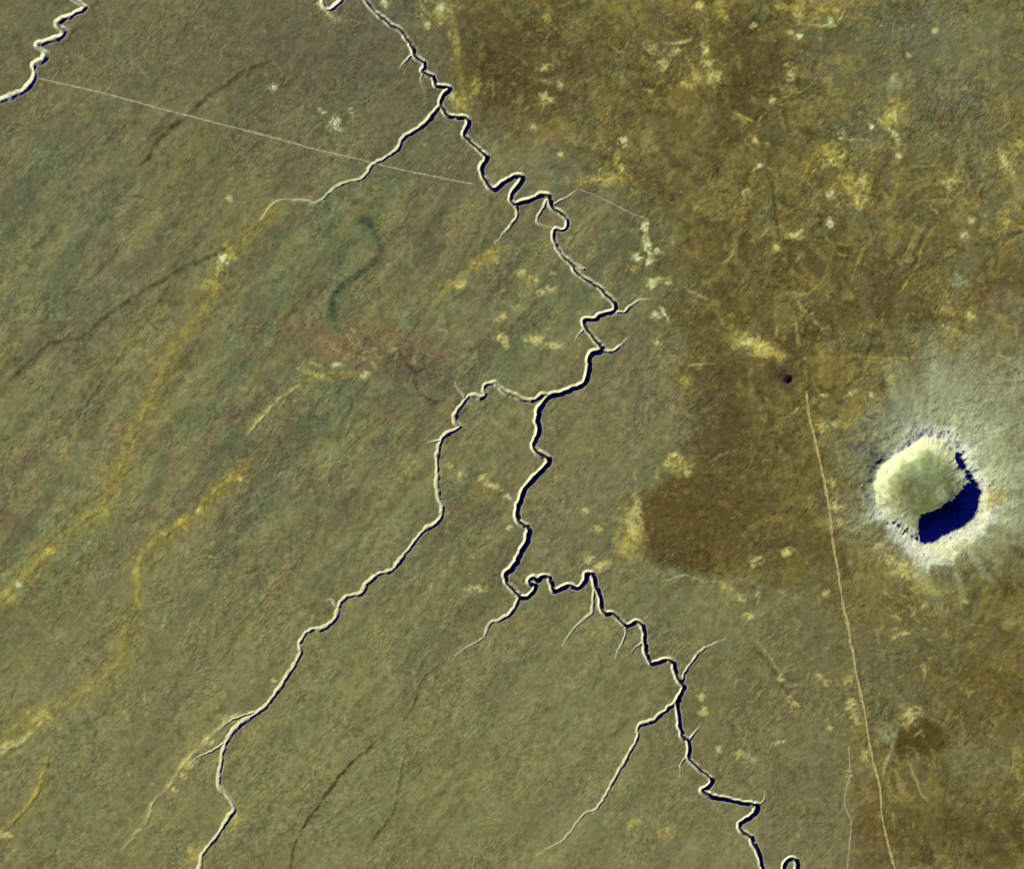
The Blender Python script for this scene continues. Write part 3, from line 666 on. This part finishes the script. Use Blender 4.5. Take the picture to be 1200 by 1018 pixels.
def mat(name, rough=0.95, grain=0.14, scale=0.012):
    m = bpy.data.materials.new(name); m.use_nodes = True
    t = m.node_tree; t.nodes.clear()
    N = t.nodes.new
    out = N('ShaderNodeOutputMaterial'); bs = N('ShaderNodeBsdfDiffuse'); at = N('ShaderNodeAttribute')
    bs.inputs['Roughness'].default_value = 0.0
    at.attribute_name = 'soil'
    tc = N('ShaderNodeNewGeometry')
    n1 = N('ShaderNodeTexNoise'); n1.inputs['Scale'].default_value = scale; n1.inputs['Detail'].default_value = 4; n1.inputs['Roughness'].default_value = .65
    n2 = N('ShaderNodeTexNoise'); n2.inputs['Scale'].default_value = scale * 5; n2.inputs['Detail'].default_value = 2
    t.links.new(tc.outputs['Position'], n1.inputs['Vector']); t.links.new(tc.outputs['Position'], n2.inputs['Vector'])
    mr = N('ShaderNodeMapRange'); mr.inputs[1].default_value = .3; mr.inputs[2].default_value = .7
    mr.inputs[3].default_value = 1 - grain; mr.inputs[4].default_value = 1 + grain
    t.links.new(n1.outputs[0], mr.inputs[0])
    hs = N('ShaderNodeHueSaturation'); t.links.new(at.outputs['Color'], hs.inputs['Color']); t.links.new(mr.outputs[0], hs.inputs['Value'])
    mr2 = N('ShaderNodeMapRange'); mr2.inputs[1].default_value = .3; mr2.inputs[2].default_value = .7
    mr2.inputs[3].default_value = .492; mr2.inputs[4].default_value = .508
    t.links.new(n2.outputs[0], mr2.inputs[0]); t.links.new(mr2.outputs[0], hs.inputs['Hue'])
    t.links.new(hs.outputs[0], bs.inputs['Color']); t.links.new(bs.outputs[0], out.inputs[0])
    return m
M_ground = mat('desert_soil'); M_rock = mat('pale_limestone', grain=.14); M_crater = mat('crater_rock', grain=.14)

def wpos(x, y):
    return (x - CX) * S, (CY - y) * S

def build(name, verts, quads, colors, material):
    me = bpy.data.meshes.new(name)
    nv, nq = len(verts), len(quads)
    me.vertices.add(nv); me.loops.add(nq * 4); me.polygons.add(nq)
    me.vertices.foreach_set('co', np.ascontiguousarray(verts, np.float32).ravel())
    me.loops.foreach_set('vertex_index', np.ascontiguousarray(quads, np.int32).ravel())
    me.polygons.foreach_set('loop_start', np.arange(0, nq * 4, 4, dtype=np.int32))
    me.update(calc_edges=True)
    at = me.attributes.new('soil', 'FLOAT_COLOR', 'POINT')
    c4 = np.ones((nv, 4), np.float32); c4[:, :3] = colors
    at.data.foreach_set('color', c4.ravel())
    me.polygons.foreach_set('use_smooth', np.zeros(nq, bool))
    me.materials.append(material)
    o = bpy.data.objects.new(name, me); sc.collection.objects.link(o)
    return o

def from_cells(name, mask, gridx, gridy, Hh, Cc, material):
    """mesh of the cells marked in mask; gridx/gridy/Hh/Cc live on the vertices"""
    jj, ii = np.nonzero(mask)
    W = len(gridx)
    a = jj * W + ii
    q = np.stack([a + W, a + W + 1, a + 1, a], 1)      # counter-clockwise seen from above
    used, inv = np.unique(q, return_inverse=True)
    vy, vx = used // W, used % W
    x, y = wpos(gridx[vx], gridy[vy])
    v = np.stack([x, y, Hh[vy, vx]], 1)
    return build(name, v, inv.reshape(q.shape), Cc[vy, vx], material)

full = np.ones((NY - 1, NX - 1), bool)
full[NG:NG + nyc, NG:NG + nxc] = cell < 0
ground = from_cells('ground', full, X, Y, H, col, M_ground)
ground['kind'] = 'structure'

Cf = up(col_base_in)
mixc(Cf, LIME, lime_f); mixc(Cf, SIDE, side_f * .9); mixc(Cf, FLOOR_SHADE, floor_f)
np.clip(Cf, .008, .85, out=Cf)
def fine_obj(name, cmask, material):
    m = np.repeat(np.repeat(cmask, K, 0), K, 1)
    return from_cells(name, m, FX, FY, Hf, Cf, material)

for i, (pts, nm, lb) in enumerate(CAN):
    cm = cell == i
    if cm.sum() < 3: continue
    o = fine_obj(nm, cm, M_rock)
    o['label'] = lb
    o['category'] = 'canyon' if nm == 'canyon' else ('dry riverbed' if nm == 'dry_meander' else 'side canyon')
    if nm == 'side_canyon': o['group'] = 'side canyons joining the main canyon'
    if nm == 'canyon': o['group'] = 'large winding canyons'

crater = bpy.data.objects.new('impact_crater', None)
sc.collection.objects.link(crater)
cxw, cyw = wpos(CCX, CCY)
crater.location = (cxw, cyw, -148)
crater['label'] = 'large bowl-shaped impact crater with a raised pale rim and deep shadow inside'
crater['category'] = 'crater'
inv = Vector((cxw, cyw, -148))
def part(o, parent):
    me = o.data
    co = np.empty(len(me.vertices) * 3, np.float32); me.vertices.foreach_get('co', co)
    co = co.reshape(-1, 3) - np.array(parent.location, np.float32)
    me.vertices.foreach_set('co', co.ravel()); me.update()
    o.parent = parent
    return o
part(fine_obj('crater_wall', cell == 100, M_crater), crater)
part(fine_obj('crater_floor', cell == 101, M_crater), crater)
part(fine_obj('rim', cell == 102, M_crater), crater)

pit = fine_obj('dark_pit', cell == 103, M_crater)
pit['label'] = 'small dark round pit near the upper end of the yellow dirt road'
pit['category'] = 'pit'

# ------------------------------------------------------------------ height lookup
def h_at(x, y):
    fi = np.clip((np.asarray(x, float) - x_in[0]) / D, 0, nx0 - 2.001); fj = np.clip((np.asarray(y, float) - y_in[0]) / D, 0, ny0 - 2.001)
    i = fi.astype(int); j = fj.astype(int); u = fi - i; v = fj - j
    Z = H[c_in]
    return np.maximum.reduce([Z[j, i], Z[j, i + 1], Z[j + 1, i], Z[j + 1, i + 1]]) * .0 + ((Z[j, i] * (1 - u) + Z[j, i + 1] * u) * (1 - v) + (Z[j + 1, i] * (1 - u) + Z[j + 1, i + 1] * u) * v)

# ------------------------------------------------------------------ roads and tracks
def dirt_mat(name, c):
    m = bpy.data.materials.new(name); m.use_nodes = True
    t = m.node_tree; b = t.nodes['Principled BSDF']
    b.inputs['Roughness'].default_value = .95
    b.inputs['Specular IOR Level'].default_value = .1
    n = t.nodes.new('ShaderNodeTexNoise'); n.inputs['Scale'].default_value = .02; n.inputs['Detail'].default_value = 4
    g_ = t.nodes.new('ShaderNodeNewGeometry'); t.links.new(g_.outputs['Position'], n.inputs['Vector'])
    r = t.nodes.new('ShaderNodeValToRGB')
    r.color_ramp.elements[0].position = .35; r.color_ramp.elements[1].position = .65
    r.color_ramp.elements[0].color = (*[float(v) * .68 for v in c], 1); r.color_ramp.elements[1].color = (*[float(v) for v in c], 1)
    t.links.new(n.outputs[0], r.inputs[0]); t.links.new(r.outputs[0], b.inputs['Base Color'])
    return m
M_road = dirt_mat('graded_gravel', alb((164, 158, 112)))
M_road_y = dirt_mat('yellow_dirt', alb((178, 166, 96)))
def road(pts, w, material, name='dirt_road', wob=.35):
    p = spline(pts, 1.0, wob, int(pts[0][0]))
    t = np.gradient(p, axis=0); n = np.stack([-t[:, 1], t[:, 0]], 1); n /= np.linalg.norm(n, axis=1)[:, None] + 1e-9
    ww = w * (.9 + .3 * vnoise(np.arange(len(p)) / 3.0, np.zeros(len(p)), 3) + .25 * vnoise(np.arange(len(p)) / 17.0, np.zeros(len(p)), 6))
    k = 5
    rows = []
    for s in np.linspace(-1, 1, k):
        q = p + n * (ww * s)[:, None]
        z = h_at(q[:, 0], q[:, 1])
        x, y = wpos(q[:, 0], q[:, 1])
        rows.append(np.stack([x, y, z], 1))
    R = np.stack(rows, 0)
    crown = R[..., 2].max(0)
    R[..., 2] = R[..., 2] * .0 + crown[None] + 1.4        # graded level across, on a low bank
    R[0, :, 2] -= 2.0; R[-1, :, 2] -= 2.0
    R[..., 2] = np.maximum(R[..., 2], -200)
    L = len(p)
    v = R.reshape(-1, 3)
    a = (np.arange(k - 1)[:, None] * L + np.arange(L - 1)[None]).ravel()
    q = np.stack([a, a + L, a + L + 1, a + 1], 1)
    me = bpy.data.meshes.new(name); me.from_pydata(v.tolist(), [], q.tolist()); me.materials.append(material)
    # face up
    if len(me.polygons) and me.polygons[0].normal.z < 0: me.flip_normals()
    o = bpy.data.objects.new(name, me); sc.collection.objects.link(o); o['kind'] = 'structure'
    return o
road([(46,92),(60,95),(90,102),(120,109),(150,117),(180,125),(200,130),(230,138),(265,147),(300,156),(330,164),(370,175),(410,184),(433,190)], 1.4, M_road)
road([(441,192),(470,199),(500,205),(530,211),(556,216)], 1.2, M_road)
road([(679,222),(700,230),(720,240),(740,250),(758,256)], .9, M_road)
road([(945,460),(947,482),(951,500),(954,512),(958,530),(962,547),(971,592),(975,630),(982,670),(987,705),(994,735),(996,752),(999,763),(1002,783),(1008,813),(1013,833),(1017,863),(1023,893),(1031,923),(1033,953),(1039,983),(1047,1013),(1052,1040)], 1.7, M_road_y)
road([(994,873),(995,906),(989,938),(997,963),(995,988),(993,1013),(992,1035)], 1.1, M_road, 'dirt_track')

# ------------------------------------------------------------------ stock ponds, the dark pit rim stones, boulders
def stock_pond(x, y, rx, ry, label):
    """dry earthen stock pond: pale floor with a bank pushed up on the low side"""
    n = 28; rows = []
    zc = float(h_at(x, y))
    prof = [(0.0, -.8), (.55, -.6), (.8, 1.2), (.95, 3.2), (1.08, 2.6), (1.3, -1.5)]
    e = bpy.data.objects.new('stock_pond', None); sc.collection.objects.link(e)
    ex_, ey_ = wpos(x, y); e.location = (ex_, ey_, zc)
    e['label'] = label; e['category'] = 'stock pond'; e['group'] = 'pale dry stock ponds on the plateau'
    def ring(name, pr, c):
        v, f = [], []
        for j, (u, z) in enumerate(pr):
            for k in range(n):
                a = k / n * 2 * math.pi
                wv = 1 + .12 * math.sin(3 * a + x) + .08 * math.sin(5 * a + y)
                px, py = u * rx * wv * math.cos(a) * S, u * ry * wv * math.sin(a) * S
                zz = float(h_at(x + px / S, y - py / S)) - zc
                v.append((px, py, max(zz, 0) * (u > .5) + z + .6))
        for j in range(len(pr) - 1):
            for k in range(n):
                k2 = (k + 1) % n
                f.append((j * n + k, (j + 1) * n + k, (j + 1) * n + k2, j * n + k2))
        me = bpy.data.meshes.new(name); me.from_pydata(v, [], f); me.materials.append(c)
        o = bpy.data.objects.new(name, me); sc.collection.objects.link(o); o.parent = e
    ring('pond_bed', [(0.02, -.8), (.3, -.75), (.55, -.6), (.8, 1.2)], M_pale)
    ring('bank', [(.8, 1.2), (.95, 3.2), (1.08, 2.6), (1.3, -2.5)], M_bank)
M_pale = dirt_mat('dried_silt', alb((226, 222, 176)))
M_bank = dirt_mat('bank_earth', alb((160, 150, 100)))
stock_pond(321, 103, 2.6, 3.0, 'small round pale dried stock pond above the straight road')
stock_pond(393, 145, 3.4, 4.6, 'larger oblong pale dried stock pond close above the straight road')

# ejecta boulders: thousands of blocks round the rim, one mass
def boulders(n, seed):
    r = np.random.default_rng(seed)
    t = (1 + 5 ** .5) / 2
    ico = np.array([(-1,t,0),(1,t,0),(-1,-t,0),(1,-t,0),(0,-1,t),(0,1,t),(0,-1,-t),(0,1,-t),(t,0,-1),(t,0,1),(-t,0,-1),(-t,0,1)], float) / math.hypot(1, t)
    fc = np.array([(0,11,5),(0,5,1),(0,1,7),(0,7,10),(0,10,11),(1,5,9),(5,11,4),(11,10,2),(10,7,6),(7,1,8),(3,9,4),(3,4,2),(3,2,6),(3,6,8),(3,8,9),(4,9,5),(2,4,11),(6,2,10),(8,6,7),(9,8,1)])
    V, F = [], []
    k = 0
    while k < n:
        th = r.uniform(0, 2 * math.pi); u = 1.02 + abs(r.normal(0, .32))
        R = float(np.interp(((th + math.pi) % (2 * math.pi)) - math.pi, ra, rr)) * u
        x, y = CCX + R * math.cos(th), CCY + R * math.sin(th)
        if not (0 < x < 1215 and 0 < y < 1030): continue
        sz_ = min(13, 3.5 + r.exponential(2.6)) * (1.15 if u < 1.3 else .8)
        wx_, wy_ = wpos(x, y)
        z = float(h_at(x, y))
        sh = ico * (1 + r.uniform(-.25, .25, (12, 1))) * sz_ * np.array([r.uniform(.8, 1.5), r.uniform(.8, 1.3), r.uniform(.5, .8)])
        V.append(sh + np.array([wx_, wy_, z + sz_ * .15])); F.append(fc + 12 * k); k += 1
    me = bpy.data.meshes.new('ejecta_boulders')
    me.from_pydata(np.vstack(V).tolist(), [], np.vstack(F).tolist())
    me.materials.append(dirt_mat('dolomite_block', alb((200, 194, 150))))
    o = bpy.data.objects.new('ejecta_boulders', me); sc.collection.objects.link(o)
    o['kind'] = 'stuff'; o['label'] = 'pale broken boulders scattered round the crater rim'; o['category'] = 'boulders'
boulders(160, 3)
